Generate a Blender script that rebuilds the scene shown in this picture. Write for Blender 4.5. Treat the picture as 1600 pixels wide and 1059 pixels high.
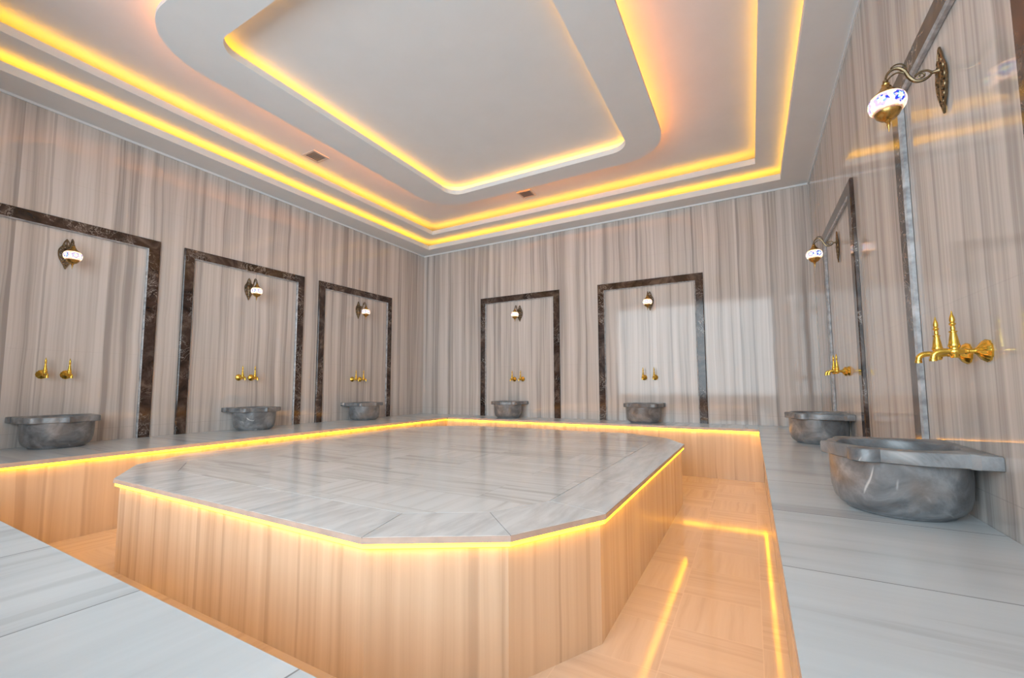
import bpy, bmesh, math, random
from mathutils import Vector, Matrix

for _o in list(bpy.data.objects):
    bpy.data.objects.remove(_o, do_unlink=True)
S = bpy.context.scene
COL = S.collection
PI = math.pi

# ------------------------------------------------------------------ camera
F_PX, YAW, PITCH, ROLL, SHIFT = 671.7, -0.5059, 0.0774, -0.0035, 21.7
CAM_Z = 1.099
fw = Vector((math.sin(YAW)*math.cos(PITCH), math.cos(YAW)*math.cos(PITCH), math.sin(PITCH)))
rt = Vector((math.cos(YAW), -math.sin(YAW), 0.0))
up = rt.cross(fw)
rt2 = rt*math.cos(ROLL) + up*math.sin(ROLL)
up2 = -rt*math.sin(ROLL) + up*math.cos(ROLL)
cd = bpy.data.cameras.new('camera')
cd.sensor_width = 36.0
cd.lens = F_PX/1600*36
cd.shift_y = SHIFT/1600
cd.clip_start = 0.02
cam = bpy.data.objects.new('camera', cd)
COL.objects.link(cam)
cam.matrix_world = Matrix(((rt2.x, up2.x, -fw.x, 0), (rt2.y, up2.y, -fw.y, 0), (rt2.z, up2.z, -fw.z, CAM_Z), (0, 0, 0, 1)))
S.camera = cam

# ------------------------------------------------------------------ view, world, added daylight panel outside the opening behind the camera
S.view_settings.view_transform = 'Standard'
S.view_settings.look = 'None'
S.view_settings.gamma = 1.0
S.view_settings.use_curve_mapping = False
S.view_settings.exposure = 0.07
S.cycles.max_bounces = 10
S.cycles.diffuse_bounces = 7
S.cycles.glossy_bounces = 4
S.cycles.transmission_bounces = 4
S.cycles.sample_clamp_indirect = 6.0
S.cycles.use_denoising = True
LED_CEIL, LED_RING, LED_BENCH, LED_PLAT = 13.5, 66.0, 12.5, 13.5
LAMP_W = 0.45
DAYLIGHT_W = 740.0

wd = bpy.data.worlds.new('world')
S.world = wd
wd.use_nodes = True
wd.node_tree.nodes['Background'].inputs[0].default_value = (0.80, 0.92, 1.0, 1)
wd.node_tree.nodes['Background'].inputs[1].default_value = 0.5

def area(name, loc, sx, sy, watt, col, rot):
    l = bpy.data.lights.new(name, 'AREA')
    l.shape = 'RECTANGLE'; l.size = sx; l.size_y = sy; l.energy = watt; l.color = col
    o = bpy.data.objects.new(name, l); o.location = loc; o.rotation_euler = rot
    COL.objects.link(o)
    return o
area('daylight_panel', (0.1, -3.0, 2.2), 8.6, 4.2, DAYLIGHT_W, (0.76, 0.91, 1.0), (PI/2, 0, 0))  # large added panel, unseen, standing in for daylight from behind the camera

# ------------------------------------------------------------------ room measures (metres, floor at 0)
XL, XR, YB, YF = -5.409, 0.7233, 6.2906, -0.14
BZ = 0.599            # bench top
PZ = 0.549            # platform top
Z1, Z2, Z3 = 3.60, 3.76, 3.94   # ceiling levels
BL, BR, BB, BF = -4.361, 0.0563, 5.692, 0.5206   # bench front edges
SH = 2.2              # sconce etc. base values below are explicit

# ------------------------------------------------------------------ material helpers
def new_mat(name):
    m = bpy.data.materials.new(name); m.use_nodes = True
    nt = m.node_tree
    return m, nt, nt.nodes['Principled BSDF']
def N(nt, t, **kw):
    n = nt.nodes.new(t)
    for k, v in kw.items(): setattr(n, k, v)
    return n
def L(nt, a, b): nt.links.new(a, b)
def M_(nt, op, a, b=None, c=None):
    n = N(nt, 'ShaderNodeMath', operation=op)
    for i, v in enumerate((a, b, c)):
        if v is None: continue
        if isinstance(v, (int, float)): n.inputs[i].default_value = v
        else: L(nt, v, n.inputs[i])
    return n.outputs[0]
def ramp(nt, fac, stops, interp='LINEAR'):
    n = N(nt, 'ShaderNodeValToRGB')
    n.color_ramp.interpolation = interp
    el = n.color_ramp.elements
    while len(el) < len(stops): el.new(0.5)
    for e, (p, c) in zip(el, stops):
        e.position = p; e.color = (*c, 1) if len(c) == 3 else c
    L(nt, fac, n.inputs[0])
    return n.outputs[0]
def mixc(nt, fac, a, b, bt='MIX'):
    n = N(nt, 'ShaderNodeMix', data_type='RGBA', blend_type=bt)
    if isinstance(fac, (int, float)): n.inputs[0].default_value = fac
    else: L(nt, fac, n.inputs[0])
    for i, v in ((6, a), (7, b)):
        if isinstance(v, tuple): n.inputs[i].default_value = (*v, 1)
        else: L(nt, v, n.inputs[i])
    return n.outputs[2]
def vec(nt, x, y, z):
    n = N(nt, 'ShaderNodeCombineXYZ')
    for i, v in enumerate((x, y, z)):
        if isinstance(v, (int, float)): n.inputs[i].default_value = v
        else: L(nt, v, n.inputs[i])
    return n.outputs[0]
def noise(nt, v, scale=1.0, detail=3.0, rough=0.55, dist=0.0):
    n = N(nt, 'ShaderNodeTexNoise')
    n.inputs['Scale'].default_value = scale; n.inputs['Detail'].default_value = detail
    n.inputs['Roughness'].default_value = rough; n.inputs['Distortion'].default_value = dist
    L(nt, v, n.inputs['Vector'])
    return n.outputs[0]
def pos(nt):
    g = N(nt, 'ShaderNodeNewGeometry'); s = N(nt, 'ShaderNodeSeparateXYZ')
    L(nt, g.outputs['Position'], s.inputs[0])
    return g.outputs['Position'], s.outputs[0], s.outputs[1], s.outputs[2]
def white(nt, v):
    n = N(nt, 'ShaderNodeTexWhiteNoise', noise_dimensions='1D')
    L(nt, v, n.inputs['W'])
    return n.outputs['Value']
def seam(nt, coord, period, width, offset=0.0):
    # 1 on a joint line, 0 elsewhere
    f = M_(nt, 'FRACT', M_(nt, 'DIVIDE', M_(nt, 'ADD', coord, offset), period))
    d = M_(nt, 'ABSOLUTE', M_(nt, 'SUBTRACT', f, 0.5))
    return M_(nt, 'GREATER_THAN', d, 0.5 - width/period/2)

def streaked(nt, s, t, slab, light, mid, dark, line, contrast=1.0, bandf=9.0, finef=55.0, tl=0.25, woff=0.0):
    """streaked marble: veins run along t, change along s, pattern jumps at each slab"""
    sid = M_(nt, 'FLOOR', M_(nt, 'DIVIDE', M_(nt, 'ADD', s, woff), slab))
    rnd = white(nt, sid)
    idv = M_(nt, 'MULTIPLY', rnd, 37.0)
    wob = noise(nt, vec(nt, M_(nt, 'MULTIPLY', s, 2.0), M_(nt, 'MULTIPLY', t, 0.9), idv), 1.0, 3.0)
    s2 = M_(nt, 'ADD', s, M_(nt, 'MULTIPLY', wob, 0.055))
    broad = noise(nt, vec(nt, M_(nt, 'MULTIPLY', s2, bandf), M_(nt, 'MULTIPLY', t, tl), idv), 1.0, 2.0, 0.5)
    fine = noise(nt, vec(nt, M_(nt, 'MULTIPLY', s2, finef), M_(nt, 'MULTIPLY', t, tl*1.6), idv), 1.0, 3.0, 0.6)
    thin = noise(nt, vec(nt, M_(nt, 'MULTIPLY', s2, finef*0.42), M_(nt, 'MULTIPLY', t, tl*0.7), M_(nt, 'ADD', idv, 9.0)), 1.0, 1.0, 0.5)
    v = M_(nt, 'ADD', M_(nt, 'MULTIPLY', broad, 0.62), M_(nt, 'MULTIPLY', fine, 0.38))
    v = M_(nt, 'ADD', v, M_(nt, 'MULTIPLY', M_(nt, 'SUBTRACT', rnd, 0.5), 0.05))
    w = 0.13/contrast
    col = ramp(nt, v, [(0.5-w, dark), (0.5-w*0.25, mid), (0.5+w*0.9, light)])
    lines = ramp(nt, thin, [(0.31, (1, 1, 1)), (0.37, (0, 0, 0))])
    return mixc(nt, M_(nt, 'MULTIPLY', lines, 0.4), col, line)

def bumpy(nt, bsdf, strength=0.02, scale=6.0, dist=0.02):
    p = pos(nt)[0]
    b = N(nt, 'ShaderNodeBump'); b.inputs['Strength'].default_value = strength; b.inputs['Distance'].default_value = dist
    L(nt, noise(nt, p, scale, 2.0), b.inputs['Height'])
    L(nt, b.outputs[0], bsdf.inputs['Normal'])

WL, WM, WDK, WLN = (0.645, 0.60, 0.57), (0.51, 0.47, 0.44), (0.36, 0.325, 0.305), (0.23, 0.205, 0.195)
def mat_wall():
    m, nt, b = new_mat('streaked_wall_marble')
    p, x, y, z = pos(nt)
    s = M_(nt, 'ADD', x, y)
    c = streaked(nt, s, z, 0.62, WL, WM, WDK, WLN, 1.0, 12.0, 56.0, 0.2)
    j = M_(nt, 'MAXIMUM', M_(nt, 'MULTIPLY', seam(nt, z, 1.55, 0.004, 0.12), 0.4), seam(nt, s, 0.62, 0.003))
    j = M_(nt, 'MAXIMUM', j, M_(nt, 'LESS_THAN', M_(nt, 'ABSOLUTE', M_(nt, 'SUBTRACT', z, 0.715)), 0.002))
    c = mixc(nt, M_(nt, 'MULTIPLY', j, 0.35), c, (0.30, 0.28, 0.27))
    L(nt, c, b.inputs['Base Color'])
    b.inputs['Roughness'].default_value = 0.075
    b.inputs['Specular IOR Level'].default_value = 0.36
    bumpy(nt, b, 0.05, 2.2, 0.02)
    return m
def mat_face(name='bench_face_marble'):
    m, nt, b = new_mat(name)
    p, x, y, z = pos(nt)
    s = M_(nt, 'ADD', x, M_(nt, 'MULTIPLY', y, 0.97))
    c = streaked(nt, s, z, 0.55, (0.66, 0.575, 0.455), (0.585, 0.495, 0.38), (0.49, 0.40, 0.30), (0.34, 0.25, 0.18), 0.8, 11.0, 36.0, 0.25)
    L(nt, c, b.inputs['Base Color'])
    b.inputs['Roughness'].default_value = 0.2
    bumpy(nt, b, 0.03, 3.0, 0.02)
    return m
def mat_top(name, along, joints=()):
    """polished light grey bench top; veins run along the given axis"""
    m, nt, b = new_mat(name)
    p, x, y, z = pos(nt)
    s, t = (y, x) if along == 'x' else (x, y)
    OFF = 0.41 if along == 'x' else 0.103
    c = streaked(nt, s, t, 0.62, (0.64, 0.675, 0.695), (0.58, 0.615, 0.635), (0.46, 0.475, 0.49), (0.44, 0.455, 0.47), 0.85, 5.0, 24.0, 0.8, OFF)
    j = seam(nt, s, 0.62, 0.0045, OFF)
    c = mixc(nt, M_(nt, 'MULTIPLY', j, 0.75), c, (0.16, 0.16, 0.16))
    L(nt, c, b.inputs['Base Color'])
    b.inputs['Roughness'].default_value = 0.2
    bumpy(nt, b, 0.03, 4.0, 0.02)
    return m
def tile_streak(nt, x, y, tw, th, cols, flip, contrast=0.9, offset_rows=True):
    row = M_(nt, 'FLOOR', M_(nt, 'DIVIDE', y, th))
    xo = M_(nt, 'ADD', x, M_(nt, 'MULTIPLY', M_(nt, 'MODULO', M_(nt, 'ABSOLUTE', row), 2.0), tw*0.5)) if offset_rows else x
    colm = M_(nt, 'FLOOR', M_(nt, 'DIVIDE', xo, tw))
    idn = M_(nt, 'ADD', M_(nt, 'MULTIPLY', row, 12.7), M_(nt, 'MULTIPLY', colm, 3.31))
    rnd = white(nt, idn)
    r2 = white(nt, M_(nt, 'ADD', idn, 0.37))
    if flip == 'checker':
        par = M_(nt, 'MODULO', M_(nt, 'ABSOLUTE', M_(nt, 'ADD', row, colm)), 2.0)
    else:
        par = M_(nt, 'GREATER_THAN', r2, 0.72)
    sx = N(nt, 'ShaderNodeMix', data_type='FLOAT'); L(nt, par, sx.inputs[0]); L(nt, y, sx.inputs[2]); L(nt, x, sx.inputs[3])
    tx = N(nt, 'ShaderNodeMix', data_type='FLOAT'); L(nt, par, tx.inputs[0]); L(nt, x, tx.inputs[2]); L(nt, y, tx.inputs[3])
    s, t = sx.outputs[0], tx.outputs[0]
    idv = M_(nt, 'MULTIPLY', rnd, 51.0)
    wob = noise(nt, vec(nt, M_(nt, 'MULTIPLY', s, 3.0), M_(nt, 'MULTIPLY', t, 1.5), idv), 1.0, 3.0)
    s2 = M_(nt, 'ADD', s, M_(nt, 'MULTIPLY', wob, 0.07))
    v = noise(nt, vec(nt, M_(nt, 'MULTIPLY', s2, 22.0), M_(nt, 'MULTIPLY', t, 0.9), idv), 1.0, 4.0, 0.6)
    v = M_(nt, 'ADD', v, M_(nt, 'MULTIPLY', M_(nt, 'SUBTRACT', r2, 0.5), 0.16*contrast))
    c = ramp(nt, v, [(0.32, cols[2]), (0.46, cols[1]), (0.64, cols[0])])
    j = M_(nt, 'MAXIMUM', seam(nt, y, th, 0.004), seam(nt, xo, tw, 0.004))
    return c, j
def mat_platform_top():
    m, nt, b = new_mat('platform_tile_marble')
    p, x, y, z = pos(nt)
    c, j = tile_streak(nt, x, y, 0.61, 0.305, ((0.79, 0.79, 0.785), (0.72, 0.715, 0.705), (0.57, 0.555, 0.54)), 'random', 1.1)
    c = mixc(nt, M_(nt, 'MULTIPLY', j, 0.35), c, (0.34, 0.33, 0.32))
    L(nt, c, b.inputs['Base Color'])
    b.inputs['Roughness'].default_value = 0.17
    bumpy(nt, b, 0.04, 5.0, 0.02)
    return m
def mat_border():
    m, nt, b = new_mat('platform_border_marble')
    p, x, y, z = pos(nt)
    v = noise(nt, vec(nt, M_(nt, 'MULTIPLY', x, 14.0), M_(nt, 'MULTIPLY', y, 3.0), 0.0), 1.0, 4.0, 0.6, 0.4)
    c = ramp(nt, v, [(0.32, (0.60, 0.60, 0.60)), (0.6, (0.78, 0.785, 0.785))])
    L(nt, c, b.inputs['Base Color']); b.inputs['Roughness'].default_value = 0.18
    return m
def mat_floor():
    m, nt, b = new_mat('floor_tile_marble')
    p, x, y, z = pos(nt)
    c, j = tile_streak(nt, x, y, 0.36, 0.36, ((0.63, 0.575, 0.51), (0.595, 0.535, 0.47), (0.54, 0.475, 0.41)), 'checker', 0.8, False)
    c = mixc(nt, M_(nt, 'MULTIPLY', j, 0.4), c, (0.75, 0.68, 0.6))
    L(nt, c, b.inputs['Base Color'])
    b.inputs['Roughness'].default_value = 0.08
    b.inputs['Specular IOR Level'].default_value = 0.2
    bumpy(nt, b, 0.02, 4.0, 0.02)
    return m
def mat_dark():
    m, nt, b = new_mat('dark_brown_veined_marble')
    p, x, y, z = pos(nt)
    n1 = noise(nt, p, 5.0, 6.0, 0.65, 0.9)
    base = ramp(nt, n1, [(0.32, (0.014, 0.008, 0.006)), (0.5, (0.055, 0.035, 0.028)), (0.70, (0.15, 0.11, 0.09))])
    vn = noise(nt, p, 7.0, 4.0, 0.6, 2.4)
    d = M_(nt, 'ABSOLUTE', M_(nt, 'SUBTRACT', vn, 0.5))
    vein = ramp(nt, d, [(0.0, (1, 1, 1)), (0.018, (0, 0, 0))])
    gate = ramp(nt, noise(nt, p, 3.1, 2.0), [(0.48, (0, 0, 0)), (0.6, (1, 1, 1))])
    c = mixc(nt, M_(nt, 'MULTIPLY', M_(nt, 'MULTIPLY', vein, gate), 0.8), base, (0.55, 0.5, 0.46))
    L(nt, c, b.inputs['Base Color']); b.inputs['Roughness'].default_value = 0.10
    b.inputs['Specular IOR Level'].default_value = 0.4
    return m
def mat_basin():
    m, nt, b = new_mat('grey_cloudy_basin_marble')
    p, x, y, z = pos(nt)
    n1 = noise(nt, p, 7.0, 7.0, 0.62, 0.8)
    base = ramp(nt, n1, [(0.3, (0.085, 0.085, 0.09)), (0.48, (0.165, 0.17, 0.178)), (0.68, (0.30, 0.305, 0.315))])
    n2 = noise(nt, p, 3.3, 3.0)
    base = mixc(nt, ramp(nt, n2, [(0.55, (0, 0, 0)), (0.72, (0.5, 0.5, 0.5))]), base, (0.30, 0.22, 0.17))
    vn = noise(nt, p, 3.0, 2.0, 0.5, 0.8)
    d = M_(nt, 'ABSOLUTE', M_(nt, 'SUBTRACT', vn, 0.52))
    vein = ramp(nt, d, [(0.0, (1, 1, 1)), (0.012, (0, 0, 0))])
    gate = ramp(nt, noise(nt, p, 6.0, 1.0), [(0.60, (0, 0, 0)), (0.68, (1, 1, 1))])
    c = mixc(nt, M_(nt, 'MULTIPLY', M_(nt, 'MULTIPLY', vein, gate), 0.7), base, (0.68, 0.66, 0.64))
    L(nt, c, b.inputs['Base Color']); b.inputs['Roughness'].default_value = 0.3
    bumpy(nt, b, 0.15, 40.0, 0.004)
    return m
def mat_plain(name, col, rough=0.6, metal=0.0, var=0.0, vs=8.0, spec=0.5):
    m, nt, b = new_mat(name)
    if var:
        v = noise(nt, pos(nt)[0], vs, 4.0)
        c = ramp(nt, v, [(0.3, tuple(k*(1-var) for k in col)), (0.7, tuple(min(1, k*(1+var)) for k in col))])
        L(nt, c, b.inputs['Base Color'])
    else:
        b.inputs['Base Color'].default_value = (*col, 1)
    b.inputs['Roughness'].default_value = rough; b.inputs['Metallic'].default_value = metal
    b.inputs['Specular IOR Level'].default_value = spec
    return m
def mat_led(name, strength, wave=0.0, col=(1.0, 0.40, 0.004)):
    m, nt, b = new_mat(name)
    b.inputs['Base Color'].default_value = (0.8, 0.6, 0.3, 1)
    b.inputs['Emission Color'].default_value = (*col, 1)
    if wave:
        p, x, y, z = pos(nt)
        v = noise(nt, vec(nt, M_(nt, 'MULTIPLY', x, 4.0), M_(nt, 'MULTIPLY', y, 4.0), 0.0), 1.0, 2.0)
        L(nt, M_(nt, 'MULTIPLY', M_(nt, 'ADD', M_(nt, 'MULTIPLY', M_(nt, 'SUBTRACT', v, 0.5), wave*4), 1.0), strength), b.inputs['Emission Strength'])
    else:
        b.inputs['Emission Strength'].default_value = strength
    return m
def mat_mosaic():
    m, nt, b = new_mat('mosaic_lamp_glass')
    tc = N(nt, 'ShaderNodeTexCoord')
    sp = N(nt, 'ShaderNodeSeparateXYZ'); L(nt, tc.outputs['Object'], sp.inputs[0])
    ang = M_(nt, 'ARCTAN2', sp.outputs[1], sp.outputs[0])
    u = M_(nt, 'MULTIPLY', ang, 6/PI*1.0)      # 12 columns
    w = M_(nt, 'DIVIDE', sp.outputs[2], 0.0145)
    # flowers: six round rosettes around the belly, each a yellow dot ringed by cyan and blue pieces
    uf = M_(nt, 'SUBTRACT', M_(nt, 'FRACT', M_(nt, 'DIVIDE', u, 2.0)), 0.5)
    du = M_(nt, 'MULTIPLY', uf, 4.6)
    dd = M_(nt, 'SQRT', M_(nt, 'ADD', M_(nt, 'MULTIPLY', du, du), M_(nt, 'MULTIPLY', w, w)))
    pet = M_(nt, 'MULTIPLY', M_(nt, 'SINE', M_(nt, 'MULTIPLY', M_(nt, 'ARCTAN2', w, du), 6.0)), 0.2)
    rr = M_(nt, 'ADD', dd, pet)
    fl = ramp(nt, M_(nt, 'DIVIDE', rr, 2.6), [(0.0, (1.0, 0.75, 0.25)), (0.18, (0.25, 0.75, 0.85)), (0.34, (0.004, 0.015, 0.40)), (0.68, (0.95, 0.88, 0.8)), (0.85, (0.95, 0.62, 0.42))], 'CONSTANT')
    vor = N(nt, 'ShaderNodeTexVoronoi', feature='F1'); vor.inputs['Scale'].default_value = 90.0
    L(nt, tc.outputs['Object'], vor.inputs['Vector'])
    sc = N(nt, 'ShaderNodeSeparateColor'); L(nt, vor.outputs['Color'], sc.inputs[0])
    bits = ramp(nt, sc.outputs[0], [(0.0, (0.95, 0.9, 0.82)), (0.62, (0.02, 0.05, 0.6)), (0.8, (0.3, 0.8, 0.9)), (0.9, (1, 0.75, 0.35))], 'CONSTANT')
    c = mixc(nt, 0.3, fl, bits)
    L(nt, c, b.inputs['Base Color'])
    b.inputs['Roughness'].default_value = 0.15
    L(nt, mixc(nt, 1.0, c, (1.0, 0.86, 0.66), 'MULTIPLY'), b.inputs['Emission Color'])
    b.inputs['Emission Strength'].default_value = 0.3
    tr = N(nt, 'ShaderNodeBsdfTranslucent'); L(nt, c, tr.inputs[0])
    mx = N(nt, 'ShaderNodeMixShader'); mx.inputs[0].default_value = 0.6
    L(nt, b.outputs[0], mx.inputs[1]); L(nt, tr.outputs[0], mx.inputs[2])
    L(nt, mx.outputs[0], nt.nodes['Material Output'].inputs[0])
    return m

MT = dict(
    wall=mat_wall(), face=mat_face(), plat_face=mat_face('platform_face_marble'),
    top_x=mat_top('bench_top_marble_across', 'x'), top_y=mat_top('bench_top_marble_lengthwise', 'y'),
    plat=mat_platform_top(), border=mat_border(), floor=mat_floor(), dark=mat_dark(), basin=mat_basin(),
    paint=mat_plain('white_ceiling_paint', (0.75, 0.76, 0.765), 0.75, 0, 0.02, 3.0),
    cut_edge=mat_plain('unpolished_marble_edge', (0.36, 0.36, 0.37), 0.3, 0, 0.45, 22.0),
    edge=mat_plain('slab_edge_marble', (0.50, 0.43, 0.39), 0.35, 0, 0.12, 12.0),
    grout=mat_plain('grout', (0.13, 0.125, 0.12), 0.9),
    brass=mat_plain('polished_yellow_brass', (0.86, 0.56, 0.10), 0.2, 1.0, 0.05, 60.0),
    bronze=mat_plain('antique_bronze', (0.20, 0.145, 0.085), 0.36, 1.0, 0.35, 70.0),
    capmat=mat_plain('aged_brass_cap', (0.50, 0.30, 0.09), 0.25, 1.0, 0.2, 60.0),
    vent=mat_plain('vent_plastic', (0.60, 0.55, 0.50), 0.6),
    vent_in=mat_plain('vent_louvres', (0.42, 0.37, 0.33), 0.6),
    glass=mat_mosaic(),
    led_ceiling=mat_led('amber_led_cove', LED_CEIL, 0.0, (1.0, 0.46, 0.002)), led_inner=mat_led('amber_led_inner', 9.5, 0.0, (1.0, 0.42, 0.002)), led_ring=mat_led('amber_led_ring', LED_RING, 0.0, (1.0, 0.27, 0.02)),
    led_bench=mat_led('amber_led_bench', LED_BENCH, 0.7), led_plat=mat_led('amber_led_platform', LED_PLAT, 0.3),
)

# ------------------------------------------------------------------ object helpers
def tag(o, label=None, cat=None, group=None, kind=None):
    if label: o['label'] = label
    if cat: o['category'] = cat
    if group: o['group'] = group
    if kind: o['kind'] = kind
    return o
def obj(name, bm, mats, parent=None, smooth=False, recalc=True):
    if recalc: bmesh.ops.recalc_face_normals(bm, faces=bm.faces)
    me = bpy.data.meshes.new(name); bm.to_mesh(me); bm.free()
    for k in (mats if isinstance(mats, (list, tuple)) else [mats]): me.materials.append(MT[k])
    if smooth:
        for p in me.polygons: p.use_smooth = True
        try: me.set_sharp_from_angle(angle=math.radians(38))
        except Exception: pass
    o = bpy.data.objects.new(name, me); COL.objects.link(o)
    if parent: o.parent = parent
    return o
def empty(name, loc=(0, 0, 0), rz=0.0):
    o = bpy.data.objects.new(name, None); o.empty_display_size = 0.1
    o.location = loc; o.rotation_euler = (0, 0, rz); COL.objects.link(o)
    return o
def copy_tree(src, parent=None):
    c = src.copy(); COL.objects.link(c)
    if parent: c.parent = parent
    for ch in list(src.children): copy_tree(ch, c)
    return c
def add_box(bm, x0, x1, y0, y1, z0, z1, mi=0, bevel=0.0):
    v = [bm.verts.new((x, y, z)) for x in (x0, x1) for y in (y0, y1) for z in (z0, z1)]
    fs = [bm.faces.new([v[i] for i in q]) for q in ((0, 1, 3, 2), (4, 6, 7, 5), (0, 4, 5, 1), (2, 3, 7, 6), (0, 2, 6, 4), (1, 5, 7, 3))]
    for f in fs: f.material_index = mi
    if bevel:
        bmesh.ops.bevel(bm, geom=list({e for f in fs for e in f.edges}), offset=bevel, segments=2, affect='EDGES')
def prism(bm, pts, z0, z1, mi=0, mtop=None):
    a = [bm.verts.new((x, y, z0)) for x, y in pts]; b = [bm.verts.new((x, y, z1)) for x, y in pts]
    n = len(pts)
    bm.faces.new(a[::-1]).material_index = mi
    bm.faces.new(b).material_index = mi if mtop is None else mtop
    for i in range(n):
        bm.faces.new((a[i], a[(i+1) % n], b[(i+1) % n], b[i])).material_index = mi
def ring(bm, outer, inner, z0, z1, mi=0):
    n = len(outer)
    o0 = [bm.verts.new((x, y, z0)) for x, y in outer]; o1 = [bm.verts.new((x, y, z1)) for x, y in outer]
    i0 = [bm.verts.new((x, y, z0)) for x, y in inner]; i1 = [bm.verts.new((x, y, z1)) for x, y in inner]
    for k in range(n):
        j = (k+1) % n
        for q in ((o0[k], o0[j], o1[j], o1[k]), (i0[j], i0[k], i1[k], i1[j]), (o0[j], o0[k], i0[k], i0[j]), (o1[k], o1[j], i1[j], i1[k])):
            bm.faces.new(q).material_index = mi
def rect(x0, x1, y0, y1): return [(x0, y0), (x1, y0), (x1, y1), (x0, y1)]
def rrect(x0, x1, y0, y1, r, n=14):
    out = []
    for cx, cy, a0 in ((x1-r, y0+r, -90), (x1-r, y1-r, 0), (x0+r, y1-r, 90), (x0+r, y0+r, 180)):
        for k in range(n+1):
            a = math.radians(a0 + 90*k/n); out.append((cx+r*math.cos(a), cy+r*math.sin(a)))
    return out
def inset(pts, d):
    """offset a convex counter-clockwise polygon inwards"""
    n = len(pts); res = []
    for i in range(n):
        p0, p1, p2 = Vector(pts[i-1]), Vector(pts[i]), Vector(pts[(i+1) % n])
        e1 = (p1-p0).normalized(); e2 = (p2-p1).normalized()
        n1 = Vector((-e1.y, e1.x)); n2 = Vector((-e2.y, e2.x))
        b = (n1+n2); b = b/(1+n1.dot(n2))
        q = p1 + b*d; res.append((q.x, q.y))
    return res
def lathe(bm, prof, n=24, c=(0, 0, 0), axis='z', mi=0, flute=None):
    rows = []
    for r, h in prof:
        row = []
        for k in range(n):
            a = 2*PI*k/n
            rr = r*(flute(a) if flute else 1)
            p = (rr*math.cos(a), rr*math.sin(a), h)
            if axis == 'y': p = (p[0], p[2], p[1])
            row.append(bm.verts.new((p[0]+c[0], p[1]+c[1], p[2]+c[2])))
        rows.append(row)
    for a, b in zip(rows, rows[1:]):
        for k in range(n): bm.faces.new((a[k], a[(k+1) % n], b[(k+1) % n], b[k])).material_index = mi
    bm.faces.new(rows[0][::-1]).material_index = mi; bm.faces.new(rows[-1]).material_index = mi
def tube(bm, pts, rads, n=8, mi=0):
    pts = [Vector(p) for p in pts]
    if isinstance(rads, (int, float)): rads = [rads]*len(pts)
    rows = []; ref = Vector((0.13, 0.31, 0.94))
    prev = None
    for i, p in enumerate(pts):
        t = (pts[min(i+1, len(pts)-1)] - pts[max(i-1, 0)]).normalized()
        if prev is None:
            u = t.cross(ref)
            if u.length < 0.1: u = t.cross(Vector((1, 0, 0)))
        else: u = prev - t*prev.dot(t)
        u.normalize(); prev = u; v = t.cross(u)
        rows.append([bm.verts.new(p + (u*math.cos(2*PI*k/n) + v*math.sin(2*PI*k/n))*rads[i]) for k in range(n)])
    for a, b in zip(rows, rows[1:]):
        for k in range(n): bm.faces.new((a[k], a[(k+1) % n], b[(k+1) % n], b[k])).material_index = mi
    bm.faces.new(rows[0][::-1]); bm.faces.new(rows[-1])
def spline(ctrl, n=8):
    c = [Vector(p) for p in ctrl]; c = [2*c[0]-c[1]] + c + [2*c[-1]-c[-2]]
    out = []
    for i in range(1, len(c)-2):
        for k in range(n):
            t = k/n; a, b_, d, e = c[i-1], c[i], c[i+1], c[i+2]
            out.append(0.5*((2*b_) + (d-a)*t + (2*a-5*b_+4*d-e)*t*t + (3*b_-a-3*d+e)*t**3))
    out.append(c[-2])
    return out
def ball(bm, c, r, sx=1, sy=1, sz=1, mi=0, seg=12):
    mtx = Matrix.Translation(c) @ Matrix.Diagonal((r*sx, r*sy, r*sz, 1))
    bmesh.ops.create_uvsphere(bm, u_segments=seg, v_segments=max(6, seg//2+2), radius=1, matrix=mtx)

# ------------------------------------------------------------------ the setting
def structure(name, bm, mats, smooth=False):
    o = obj(name, bm, mats, None, smooth); tag(o, kind='structure'); return o
bm = bmesh.new(); add_box(bm, XL-0.15, XR+0.15, YF-0.1, YB+0.15, -0.12, 0.0); structure('floor', bm, 'floor')
T = 0.12
bm = bmesh.new(); add_box(bm, XL-T, XL, YF, YB+T, 0, Z3+0.12); structure('wall_left', bm, 'wall')
bm = bmesh.new(); add_box(bm, XR, XR+T, YF, YB+T, 0, Z3+0.12); structure('wall_right', bm, 'wall')
bm = bmesh.new(); add_box(bm, XL, XR, YB, YB+T, 0, Z3+0.12); structure('wall_back', bm, 'wall')
bm = bmesh.new()
for q in ((XL-T, XR+T, 0, 0.85), (XL-T, XR+T, 3.35, Z3+0.12), (XL-T, -3.9, 0.85, 3.35), (0.55, XR+T, 0.85, 3.35)):  # unseen opening, made wider than a doorway to spread the panel's light
    add_box(bm, q[0], q[1], YF-T, YF, q[2], q[3])
structure('wall_front', bm, 'wall')
bm = bmesh.new(); add_box(bm, XL-T, XR+T, YF-T, YB+T, Z3, Z3+0.12); structure('ceiling', bm, 'paint')

# stepped plaster soffits: each a shelf with an upstand that hides its light
def soffit(name, z, ztop, ox, inner, lip_h):
    bm = bmesh.new()
    x0, x1, y0, y1 = ox; a0, a1, b0, b1 = inner
    ring(bm, rect(x0, x1, y0, y1), rect(a0, a1, b0, b1), z, z+0.025)
    ring(bm, rect(a0-0.022, a1+0.022, b0-0.022, b1+0.022), rect(a0, a1, b0, b1), z+0.025, z+lip_h)
    return structure(name, bm, 'paint')
IN1 = (-5.075, 0.415, 0.28, 6.02)
IN2 = (-4.80, 0.152, 0.56, 5.79)
soffit('trim_1', Z1, Z2, (XL, XR, YF, YB), IN1, 0.075)
soffit('trim_2', Z2, Z3, (XL, XR, YF, YB), IN2, 0.07)
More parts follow.
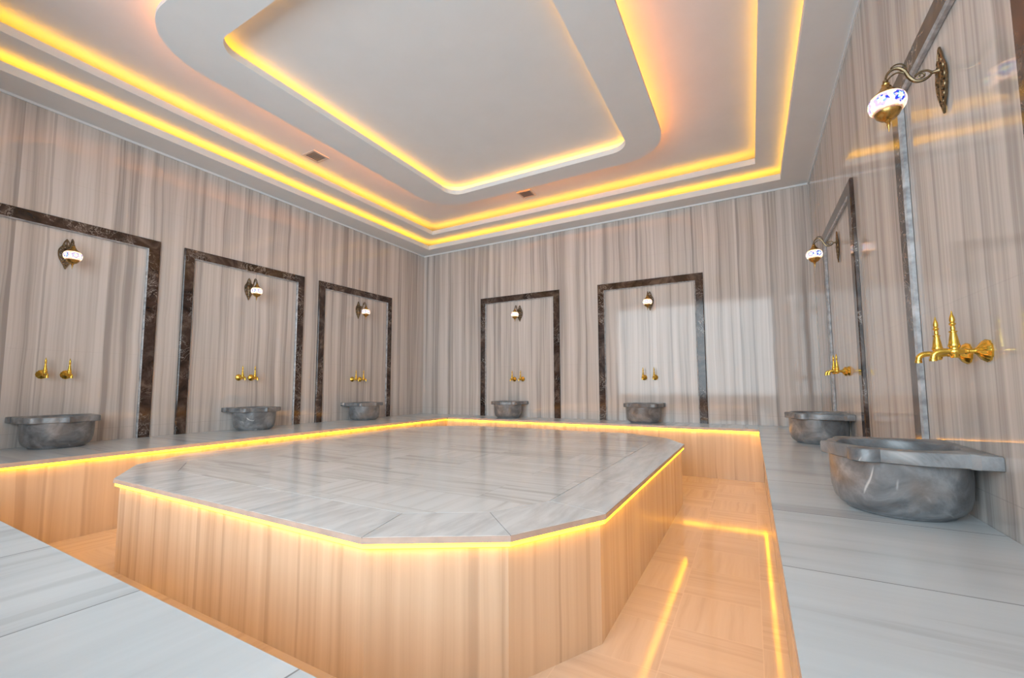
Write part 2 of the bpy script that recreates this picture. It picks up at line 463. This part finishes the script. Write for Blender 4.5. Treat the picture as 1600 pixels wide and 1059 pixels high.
# thin plaster bead where wall meets soffit
bm = bmesh.new(); ring(bm, rect(XL, XR, YF, YB), rect(XL+0.012, XR-0.012, YF+0.012, YB-0.012), Z1-0.022, Z1)
structure('trim_3', bm, 'paint')
# hanging rounded ring in the middle
RO, RI = (-4.05, -0.73, 1.29, 5.09), (-3.62, -1.11, 1.66, 4.79)
RZ = CAM_Z + 2.70
bm = bmesh.new()
o_out = rrect(*RO, 0.5); o_in = rrect(*RI, 0.2)
ring(bm, o_out, o_in, RZ, RZ+0.022)
ring(bm, o_out, rrect(RO[0]+.02, RO[1]-.02, RO[2]+.02, RO[3]-.02, 0.48), RZ+0.022, RZ+0.034)
ring(bm, rrect(RI[0]-.02, RI[1]+.02, RI[2]-.02, RI[3]+.02, 0.22), o_in, RZ+0.022, RZ+0.06)
ring(bm, rrect(RO[0]+.19, RO[1]-.18, RO[2]+.17, RO[3]-.14, 0.38), rrect(RI[0]-.10, RI[1]+.10, RI[2]-.10, RI[3]+.07, 0.3), RZ+0.022, Z3)
structure('trim_4', bm, 'paint', True)

# ------------------------------------------------------------------ ceiling light strips (things of their own, hidden behind the upstands)
def strip_ring(name, outer, inner, z0, z1, mat, label):
    bm = bmesh.new(); ring(bm, outer, inner, z0, z1)
    o = obj(name, bm, mat); tag(o, label, 'light strip', 'amber light strips hidden in the ceiling coves'); return o
def orect(i, d): return rect(i[0]-d, i[1]+d, i[2]-d, i[3]+d)
strip_ring('light_strip', orect(IN1, 0.036), orect(IN1, 0.0225), Z1+0.052, Z1+0.070, 'led_ceiling', 'amber light strip in the outermost ceiling cove, next to the walls')
strip_ring('light_strip', orect(IN2, 0.036), orect(IN2, 0.0225), Z2+0.048, Z2+0.066, 'led_ceiling', 'amber light strip in the second ceiling cove, one step in from the walls')
bm = bmesh.new()
ring(bm, rrect(RO[0]+.178, RO[1]-.170, RO[2]+.16, RO[3]-.130, 0.39), rrect(RO[0]+.184, RO[1]-.176, RO[2]+.166, RO[3]-.136, 0.385), RZ+0.024, RZ+0.046)
# light tape stuck on a backing: only its outward side glows
for i_, f in enumerate(bm.faces):
    f.material_index = 1 if i_ % 4 == 0 else 0   # ring() adds outer, inner, bottom, top in turn
o = obj('light_strip', bm, ['paint', 'led_ring'])
tag(o, 'amber light strip glowing around the outside of the rounded hanging ceiling ring', 'light strip', 'amber light strips hidden in the ceiling coves')
strip_ring('light_strip', rrect(RI[0]-.034, RI[1]+.034, RI[2]-.034, RI[3]+.034, 0.234), rrect(RI[0]-.0205, RI[1]+.0205, RI[2]-.0205, RI[3]+.0205, 0.2205), RZ+0.038, RZ+0.056, 'led_inner', 'amber light strip glowing inside the opening of the rounded hanging ceiling ring')

# ------------------------------------------------------------------ ceiling vents
def vent(x, y, label):
    r = empty('air_vent', (x, y, Z3))
    tag(r, label, 'air vent', 'square ceiling air vents')
    bm = bmesh.new(); ring(bm, rect(-.11, .11, -.11, .11), rect(-.085, .085, -.085, .085), -0.012, 0.0); obj('vent_frame', bm, 'vent', r)
    bm = bmesh.new(); add_box(bm, -.085, .085, -.085, .085, -0.003, 0.0)
    for k in range(6):
        yy = -0.07+k*0.028
        v = [bm.verts.new(p) for p in ((-.085, yy, -.011), (.085, yy, -.011), (.085, yy+.018, -.003), (-.085, yy+.018, -.003))]
        bm.faces.new(v)
    obj('louvre', bm, 'vent_in', r, recalc=False)
    return r
vent(-4.585, 3.295, 'small square air vent in the ceiling above the left wall side')
vent(-2.79, 5.50, 'small square air vent in the ceiling above the back wall side')

# ------------------------------------------------------------------ benches
def bench(name, top_poly, face_poly, led_poly, topmat, label, rz_mats=None):
    """polygons in plan: the slab, the masonry below it, the light strip under its nosing"""
    r = empty(name, (sum(p[0] for p in top_poly)/len(top_poly), sum(p[1] for p in top_poly)/len(top_poly), 0))
    ox, oy = r.location.x, r.location.y
    sh = lambda P: [(x-ox, y-oy) for x, y in P]
    tag(r, label, 'bench', 'marble wall benches')
    bm = bmesh.new(); prism(bm, sh(face_poly), 0, BZ-0.03); obj('bench_base', bm, 'face', r)
    bm = bmesh.new(); prism(bm, sh(top_poly), BZ-0.03, BZ, 0, 1); obj('bench_top', bm, ['edge', topmat], r)
    bm = bmesh.new(); prism(bm, sh(led_poly), BZ-0.046, BZ-0.031)
    o = obj('light_strip', bm, 'led_bench', r); o['label'] = 'amber light strip under the bench edge'
    return r
OV = 0.035  # nosing
LW = 0.022
G_ = 0.0015
bl, br = BL-OV, BR+OV
bench('bench', rect(XL+G_, BL, YF+G_, YB-G_), rect(XL+G_, bl, YF+G_, YB-G_), rect(bl, bl+LW, BF-OV, BB+OV),
      'top_x', 'wide marble bench along the left wall, below three dark frames')
bench('bench', rect(BL+G_, BR-G_, BB, YB-G_), rect(bl+G_, br-G_, BB+OV, YB-G_), rect(bl+LW, br-LW, BB+OV-LW, BB+OV),
      'top_y', 'marble bench along the back wall, behind the platform')
bench('bench', rect(BR, XR-G_, YF+G_, YB-G_), rect(br, XR-G_, YF+G_, YB-G_), rect(br-LW, br, BF-OV, BB+OV),
      'top_x', 'marble bench along the right wall, carrying the nearest basin')
bench('bench', rect(BL+G_, BR-G_, YF+G_, BF), rect(bl+G_, br-G_, YF+G_, BF-OV), rect(bl+LW, br-LW, BF-OV, BF-OV+LW),
      'top_y', 'marble bench in the left foreground, nearest the viewer')

# ------------------------------------------------------------------ central platform
PP = [(-3.40, 1.15), (-1.27, 1.15), (-0.80, 1.43), (-0.57, 1.862), (-0.57, 4.37), (-0.80, 4.80), (-1.27, 5.08), (-3.40, 5.08), (-3.87, 4.80), (-4.12, 4.37), (-4.12, 1.862), (-3.87, 1.43)]
r = empty('heated_platform', (-2.345, 3.115, 0))
tag(r, 'large low marble platform with cut corners and glowing rim in the room centre', 'platform')
sh = lambda P: [(x+2.345, y-3.115) for x, y in P]
bm = bmesh.new(); prism(bm, sh(inset(PP, 0.03)), 0, PZ-0.025); obj('platform_base', bm, 'plat_face', r)
bm = bmesh.new()
prism(bm, sh(PP), PZ-0.025, PZ-0.002, 0, 1)
inn = inset(PP, 0.30); n = len(PP); g = 0.0016
for i in range(n):
    q = [Vector(PP[i]), Vector(PP[(i+1) % n]), Vector(inn[(i+1) % n]), Vector(inn[i])]
    # long sides are laid in several pieces
    k = max(1, round((q[1]-q[0]).length/0.62))
    for s_ in range(k):
        a0, a1 = s_/k, (s_+1)/k
        quad = [q[0].lerp(q[1], a0), q[0].lerp(q[1], a1), q[3].lerp(q[2], a1), q[3].lerp(q[2], a0)]
        quad = inset([(v.x, v.y) for v in quad], g)
        prism(bm, sh(quad), PZ-0.002, PZ, 2)
prism(bm, sh(inset(inn, g)), PZ-0.002, PZ, 3)
obj('platform_top', bm, ['edge', 'grout', 'border', 'plat'], r)
bm = bmesh.new(); ring(bm, sh(inset(PP, 0.008)), sh(inset(PP, 0.0299)), PZ-0.044, PZ-0.026)
o = obj('light_strip', bm, 'led_plat', r); o['label'] = 'amber light strip under the platform edge'

# ------------------------------------------------------------------ dark stone frames around each washing place
FT, FW, FH = 0.024, 0.108, 2.632
def frame(loc, rz, w, label):
    """local x along the wall, local y out of it, origin on the bench at the frame centre"""
    r = empty('marble_surround', loc, rz)
    tag(r, label, 'marble surround', 'dark marble surrounds on the walls')
    h = FH-BZ; hw = w/2
    for s_ in (-1, 1):
        bm = bmesh.new()
        xs = [(s_*(hw-FW), 0), (s_*hw, 0)]
        # mitred jamb with a chamfered inner and outer arris
        def sect(x_out_shift):
            return [(hw, 0), (hw, FT-0.006), (hw-0.008, FT), (hw-FW+0.010, FT), (hw-FW, FT-0.008), (hw-FW, 0)]
        lo = [bm.verts.new((s_*x, y, 0)) for x, y in sect(0)]
        hi = [bm.verts.new((s_*x, y, h-(hw-x))) for x, y in sect(0)]
        bm.faces.new(lo); bm.faces.new(hi[::-1])
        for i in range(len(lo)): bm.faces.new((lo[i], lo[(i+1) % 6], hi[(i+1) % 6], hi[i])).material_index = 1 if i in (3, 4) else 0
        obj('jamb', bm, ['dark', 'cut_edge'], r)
    bm = bmesh.new()
    sec = [(0, 0), (0, FT-0.006), (0.008, FT), (FW-0.010, FT), (FW, FT-0.008), (FW, 0)]
    a = [bm.verts.new((-hw+d, y, h-d)) for d, y in sec]; b = [bm.verts.new((hw-d, y, h-d)) for d, y in sec]
    bm.faces.new(a); bm.faces.new(b[::-1])
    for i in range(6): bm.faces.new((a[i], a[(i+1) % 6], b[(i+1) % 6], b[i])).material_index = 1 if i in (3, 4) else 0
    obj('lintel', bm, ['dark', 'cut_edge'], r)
    return r

# ------------------------------------------------------------------ basin
def basin_outline():
    half = [(0.262, 0.002), (0.262, 0.056), (0.244, 0.074), (0.252, 0.120), (0.256, 0.170), (0.252, 0.225), (0.240, 0.275), (0.222, 0.312),
            (0.232, 0.330), (0.234, 0.352), (0.226, 0.376), (0.208, 0.394), (0.184, 0.402), (0.164, 0.402), (0.152, 0.401),
            (0.128, 0.412), (0.100, 0.428), (0.066, 0.438), (0.036, 0.446), (0.014, 0.458), (0.0, 0.470)]
    return half + [(-x, y) for x, y in half[-2::-1]]
CY = 0.222
def make_basin():
    r = empty('stone_basin')
    # bowl: lathe, outer shell and inner hollow
    bm = bmesh.new()
    H = 0.262; RIMB = H-0.052
    outp = [(0.160, 0.0), (0.172, 0.003), (0.175, 0.010), (0.196, 0.022), (0.212, 0.042), (0.222, 0.08), (0.226, 0.14), (0.226, RIMB)]
    lathe_rows = []
    n = 48
    inp = [(0.187, RIMB), (0.181, 0.13), (0.165, 0.085), (0.13, 0.055), (0.07, 0.045), (0.012, 0.043)]
    for rr, h in outp + inp:
        lathe_rows.append([bm.verts.new((rr*1.0*math.cos(2*PI*k/n), CY+rr*0.965*math.sin(2*PI*k/n), h)) for k in range(n)])
    for a, b in zip(lathe_rows, lathe_rows[1:]):
        for k in range(n): bm.faces.new((a[k], a[(k+1) % n], b[(k+1) % n], b[k]))
    bm.faces.new(lathe_rows[0][::-1]); bm.faces.new(lathe_rows[-1])
    obj('bowl', bm, 'basin', r, True)
    # rim: lobed plate with a round hole
    bm = bmesh.new()
    ol = basin_outline()
    # densify the outline
    dens = []
    for i in range(len(ol)):
        p, q = Vector(ol[i]), Vector(ol[(i+1) % len(ol)])
        k = max(1, int((q-p).length/0.02))
        dens += [p.lerp(q, j/k) for j in range(k)]
    cc = Vector((0, CY))
    def hole(rad): return [cc + (p-cc).normalized()*rad for p in dens]
    def sc(d): return [cc + (p-cc)*(1-d/(p-cc).length) for p in dens]
    for q in (0,): pass
    levels = [(sc(0.010), RIMB), (sc(0.0), RIMB+0.004), (sc(0.0), H-0.008), (sc(0.003), H-0.002), (sc(0.009), H), (hole(0.200), H), (hole(0.191), H-0.004), (hole(0.187), H-0.012), (hole(0.187), RIMB)]
    rows = [[bm.verts.new((p.x, max(0.001, p.y), z)) for p in lv] for lv, z in levels]
    m_ = len(dens)
    for a, b in zip(rows, rows[1:]+rows[:1]):
        for k in range(m_):
            bm.faces.new((a[k], a[(k+1) % m_], b[(k+1) % m_], b[k]))
    obj('rim', bm, 'basin', r, True)
    return r

# ------------------------------------------------------------------ brass tap: origin at the rosette centre on the wall
def make_tap():
    r = empty('brass_tap')
    bm = bmesh.new()
    lathe(bm, [(0.036, 0.0), (0.037, 0.006), (0.031, 0.016), (0.020, 0.024), (0.012, 0.030), (0.009, 0.036)], 40, axis='y', flute=lambda a: 1+0.09*abs(math.cos(6*a)))
    obj('rosette', bm, 'brass', r, True)
    bm = bmesh.new()
    lathe(bm, [(0.0085, 0.028), (0.0085, 0.050), (0.011, 0.053), (0.011, 0.058), (0.0085, 0.061), (0.010, 0.070), (0.015, 0.078), (0.0165, 0.086), (0.015, 0.094), (0.010, 0.100)], 20, axis='y')
    pts = spline([(0, 0.094, 0.0), (0, 0.112, 0.003), (0, 0.130, 0.000), (0, 0.141, -0.010), (0, 0.144, -0.028)], 6)
    tube(bm, pts, [0.0095 + 0.001*math.sin(i/len(pts)*PI) for i in range(len(pts))], 14)
    lathe(bm, [(0.0115, -0.032), (0.0115, -0.024), (0.0095, -0.022)], 14, c=(0, 0.144, 0))
    lathe(bm, [(0.010, -0.022), (0.013, -0.016), (0.014, 0.0), (0.014, 0.012), (0.012, 0.018)], 16, c=(0, 0.086, 0))
    obj('spout', bm, 'brass', r, True)
    bm = bmesh.new()
    lathe(bm, [(0.0135, 0.014), (0.0165, 0.018), (0.0165, 0.024), (0.0145, 0.030), (0.0120, 0.048), (0.0095, 0.062), (0.0085, 0.068), (0.0115, 0.070), (0.0115, 0.073),
               (0.0060, 0.076), (0.0075, 0.084), (0.0055, 0.092), (0.0095, 0.098), (0.0095, 0.101), (0.0060, 0.104), (0.0082, 0.112), (0.0070, 0.122), (0.0035, 0.134), (0.0012, 0.146)], 16, c=(0, 0.086, 0))
    obj('handle', bm, 'brass', r, True)
    return r

# ------------------------------------------------------------------ wall lamp: origin on the wall at the centre of its back plate
def scroll(cx, cz, r0, turns, a0, sgn, n=26, y=0.012):
    out = []
    for k in range(n+1):
        t = k/n; a = a0 + sgn*turns*2*PI*t; rr = r0*(1-0.78*t)
        out.append((cx + rr*math.cos(a), y, cz + rr*math.sin(a)))
    return out
def make_sconce():
    r = empty('mosaic_wall_lamp')
    bm = bmesh.new()
    # pierced back plate
    ball(bm, (0, 0.010, 0.015), 0.020, 1, 0.6, 1.2)
    for zc, w in ((0.075, 0.020), (0.045, 0.034), (0.005, 0.040), (-0.035, 0.034), (-0.068, 0.024), (-0.095, 0.014)):
        for s_ in (-1, 1):
            tube(bm, scroll(s_*w*0.62, zc, w*0.52, 1.35, PI/2 if s_ > 0 else PI/2, -s_), 0.0042, 6)
            ball(bm, (s_*w*0.62, 0.012, zc), w*0.17, 1, 0.8, 1)
    for s_ in (-1, 1):
        tube(bm, spline([(0, 0.008, 0.135), (s_*0.016, 0.009, 0.105), (s_*0.026, 0.009, 0.072), (s_*0.046, 0.009, 0.035), (s_*0.050, 0.009, 0.0), (s_*0.044, 0.009, -0.04), (s_*0.028, 0.009, -0.078), (s_*0.012, 0.009, -0.108), (0, 0.008, -0.138)], 5), 0.0045, 6)
    tube(bm, [(0, 0.009, 0.138), (0, 0.012, 0.05), (0, 0.012, -0.06), (0, 0.009, -0.142)], [0.002, 0.006, 0.006, 0.0015], 8)
    ball(bm, (0, 0.009, 0.122), 0.010, 0.8, 0.6, 1.6); ball(bm, (0, 0.009, -0.120), 0.008, 0.8, 0.6, 2.0)
    obj('backplate', bm, 'bronze', r, True)
    bm = bmesh.new()
    lathe(bm, [(0.014, 0.010), (0.012, 0.018), (0.007, 0.024), (0.006, 0.036)], 14, axis='y', c=(0, 0, 0.040))
    # eye shaped loop, inner curl, and the double swan neck
    tube(bm, spline([(0, 0.034, 0.040), (0, 0.048, 0.054), (0, 0.068, 0.056), (0, 0.086, 0.044)], 6), 0.0042, 8)
    tube(bm, spline([(0, 0.034, 0.040), (0, 0.046, 0.026), (0, 0.064, 0.018), (0, 0.086, 0.022), (0, 0.104, 0.044), (0, 0.116, 0.074), (0, 0.134, 0.095), (0, 0.154, 0.098), (0, 0.172, 0.082), (0, 0.180, 0.058)], 6),
         [0.004+0.0035*math.sin(PI*i/54) for i in range(55)], 8)
    tube(bm, spline([(0, 0.074, 0.020), (0, 0.092, 0.028), (0, 0.106, 0.052), (0, 0.120, 0.070), (0, 0.140, 0.078), (0, 0.160, 0.070), (0, 0.176, 0.052)], 6), 0.0034, 8)
    tube(bm, spline([(0, 0.112, 0.066), (0, 0.112, 0.090), (0, 0.124, 0.110), (0, 0.144, 0.114), (0, 0.160, 0.104)], 6), 0.0030, 8)
    cur = [(0, 0.069 + 0.017*(1-0.8*k/24)*math.cos(2.6*PI*k/24), 0.038 + 0.014*(1-0.8*k/24)*math.sin(2.6*PI*k/24)) for k in range(25)]
    tube(bm, cur, 0.0032, 8)
    lathe(bm, [(0.006, 0.046), (0.010, 0.049), (0.010, 0.056), (0.006, 0.060)], 14, c=(0, 0.179, 0))
    obj('arm', bm, 'bronze', r, True)
    bm = bmesh.new()
    lathe(bm, [(0.006, 0.052), (0.008, 0.046), (0.014, 0.041), (0.012, 0.035), (0.018, 0.028), (0.022, 0.018), (0.031, 0.008), (0.041, -0.002), (0.046, -0.012), (0.042, -0.016)], 28, c=(0, 0.179, 0))
    obj('top_cap', bm, 'capmat', r, True)
    bm = bmesh.new()
    lathe(bm, [(0.042, -0.074), (0.046, -0.075), (0.044, -0.084), (0.038, -0.098), (0.026, -0.110), (0.011, -0.117), (0.012, -0.119), (0.009, -0.124), (0.005, -0.129), (0.007, -0.134), (0.004, -0.146), (0.001, -0.166)], 28, c=(0, 0.179, 0))
    obj('bottom_cap', bm, 'capmat', r, True)
    bm = bmesh.new()
    prof = []
    for k in range(13):
        a = PI*(0.5 - (k+0.0)/12); prof.append((0.030 + 0.034*math.cos(a), 0.041*math.sin(a)))
    rows = []
    for rr, h in prof: rows.append([bm.verts.new((rr*math.cos(2*PI*k/40), rr*math.sin(2*PI*k/40), h)) for k in range(40)])
    for a, b in zip(rows, rows[1:]):
        for k in range(40): bm.faces.new((a[k], a[(k+1) % 40], b[(k+1) % 40], b[k]))
    sh_ = obj('glass_shade', bm, 'glass', r, True); sh_.location = (0, 0.179, -0.045)
    l = bpy.data.lights.new('bulb', 'POINT'); l.energy = LAMP_W; l.color = (1.0, 0.83, 0.60); l.shadow_soft_size = 0.018
    lo = bpy.data.objects.new('bulb', l); lo.location = (0, 0.179, -0.045); COL.objects.link(lo); lo.parent = r
    return r

# ------------------------------------------------------------------ the seven washing places
LEFT, BACK, RIGHT = -PI/2, PI, PI/2
def P(wall, s_, z, out=0.0):
    return {'L': (XL+out, s_, z), 'B': (s_, YB-out, z), 'R': (XR-out, s_, z)}[wall]
RZW = {'L': LEFT, 'B': BACK, 'R': RIGHT}
places = [  # wall, frame centre, frame width, basin, lamp, tap positions, words
    ('L', 1.355, 1.46, 1.365, 1.385, (1.292, 1.444), 'leftmost frame on the left wall'),
    ('L', 3.036, 1.458, 3.03, 3.017, (2.945, 3.092), 'middle frame on the left wall'),
    ('L', 4.720, 1.44, 4.70, 4.722, (4.640, 4.788), 'left wall frame nearest the corner'),
    ('B', -3.358, 1.485, -3.44, -3.33, (-3.438, -3.282), 'left frame on the back wall'),
    ('B', -1.249, 1.472, -1.31, -1.22, (-1.325, -1.175), 'right frame on the back wall'),
    ('R', 4.630, 1.44, 4.62, 4.622, (4.482, 4.630), 'farther frame on the right wall'),
    ('R', 2.225, 1.23, 2.310, 2.255, (2.093, 2.250), 'nearer frame on the right wall'),
]
SC_Z, TAP_Z = 2.312, 1.216
b0 = make_basin(); t0 = make_tap(); s0 = make_sconce()
ft = st = True
for i, (wl, fc, fwid, bc, lc, taps, words) in enumerate(places):
    rz = RZW[wl]
    frame(P(wl, fc, BZ, 0.002), rz, fwid, 'dark brown veined marble surround, the %s' % words)
    b = b0 if i == 0 else copy_tree(b0)
    b.location = P(wl, bc, BZ); b.rotation_euler = (0, 0, rz)
    tag(b, 'grey stone basin with lobed rim inside the %s' % words, 'basin', 'grey stone basins standing on the benches')
    lamp = s0 if i == 0 else copy_tree(s0)
    lamp.location = P(wl, lc, SC_Z); lamp.rotation_euler = (0, 0, rz)
    tag(lamp, 'lit mosaic glass wall lamp inside the %s' % words, 'wall lamp', 'mosaic wall lamps inside the stone frames')
    for j, ty in enumerate(taps):
        tp = t0 if (i == 0 and j == 0) else copy_tree(t0)
        tp.location = P(wl, ty, TAP_Z); tp.rotation_euler = (0, 0, rz)
        side = ('left' if j == 0 else 'right') if wl in 'LB' else ('nearer' if j == 0 else 'farther')
        tag(tp, '%s brass tap of the pair inside the %s' % (side, words), 'tap', 'brass taps above the basins')
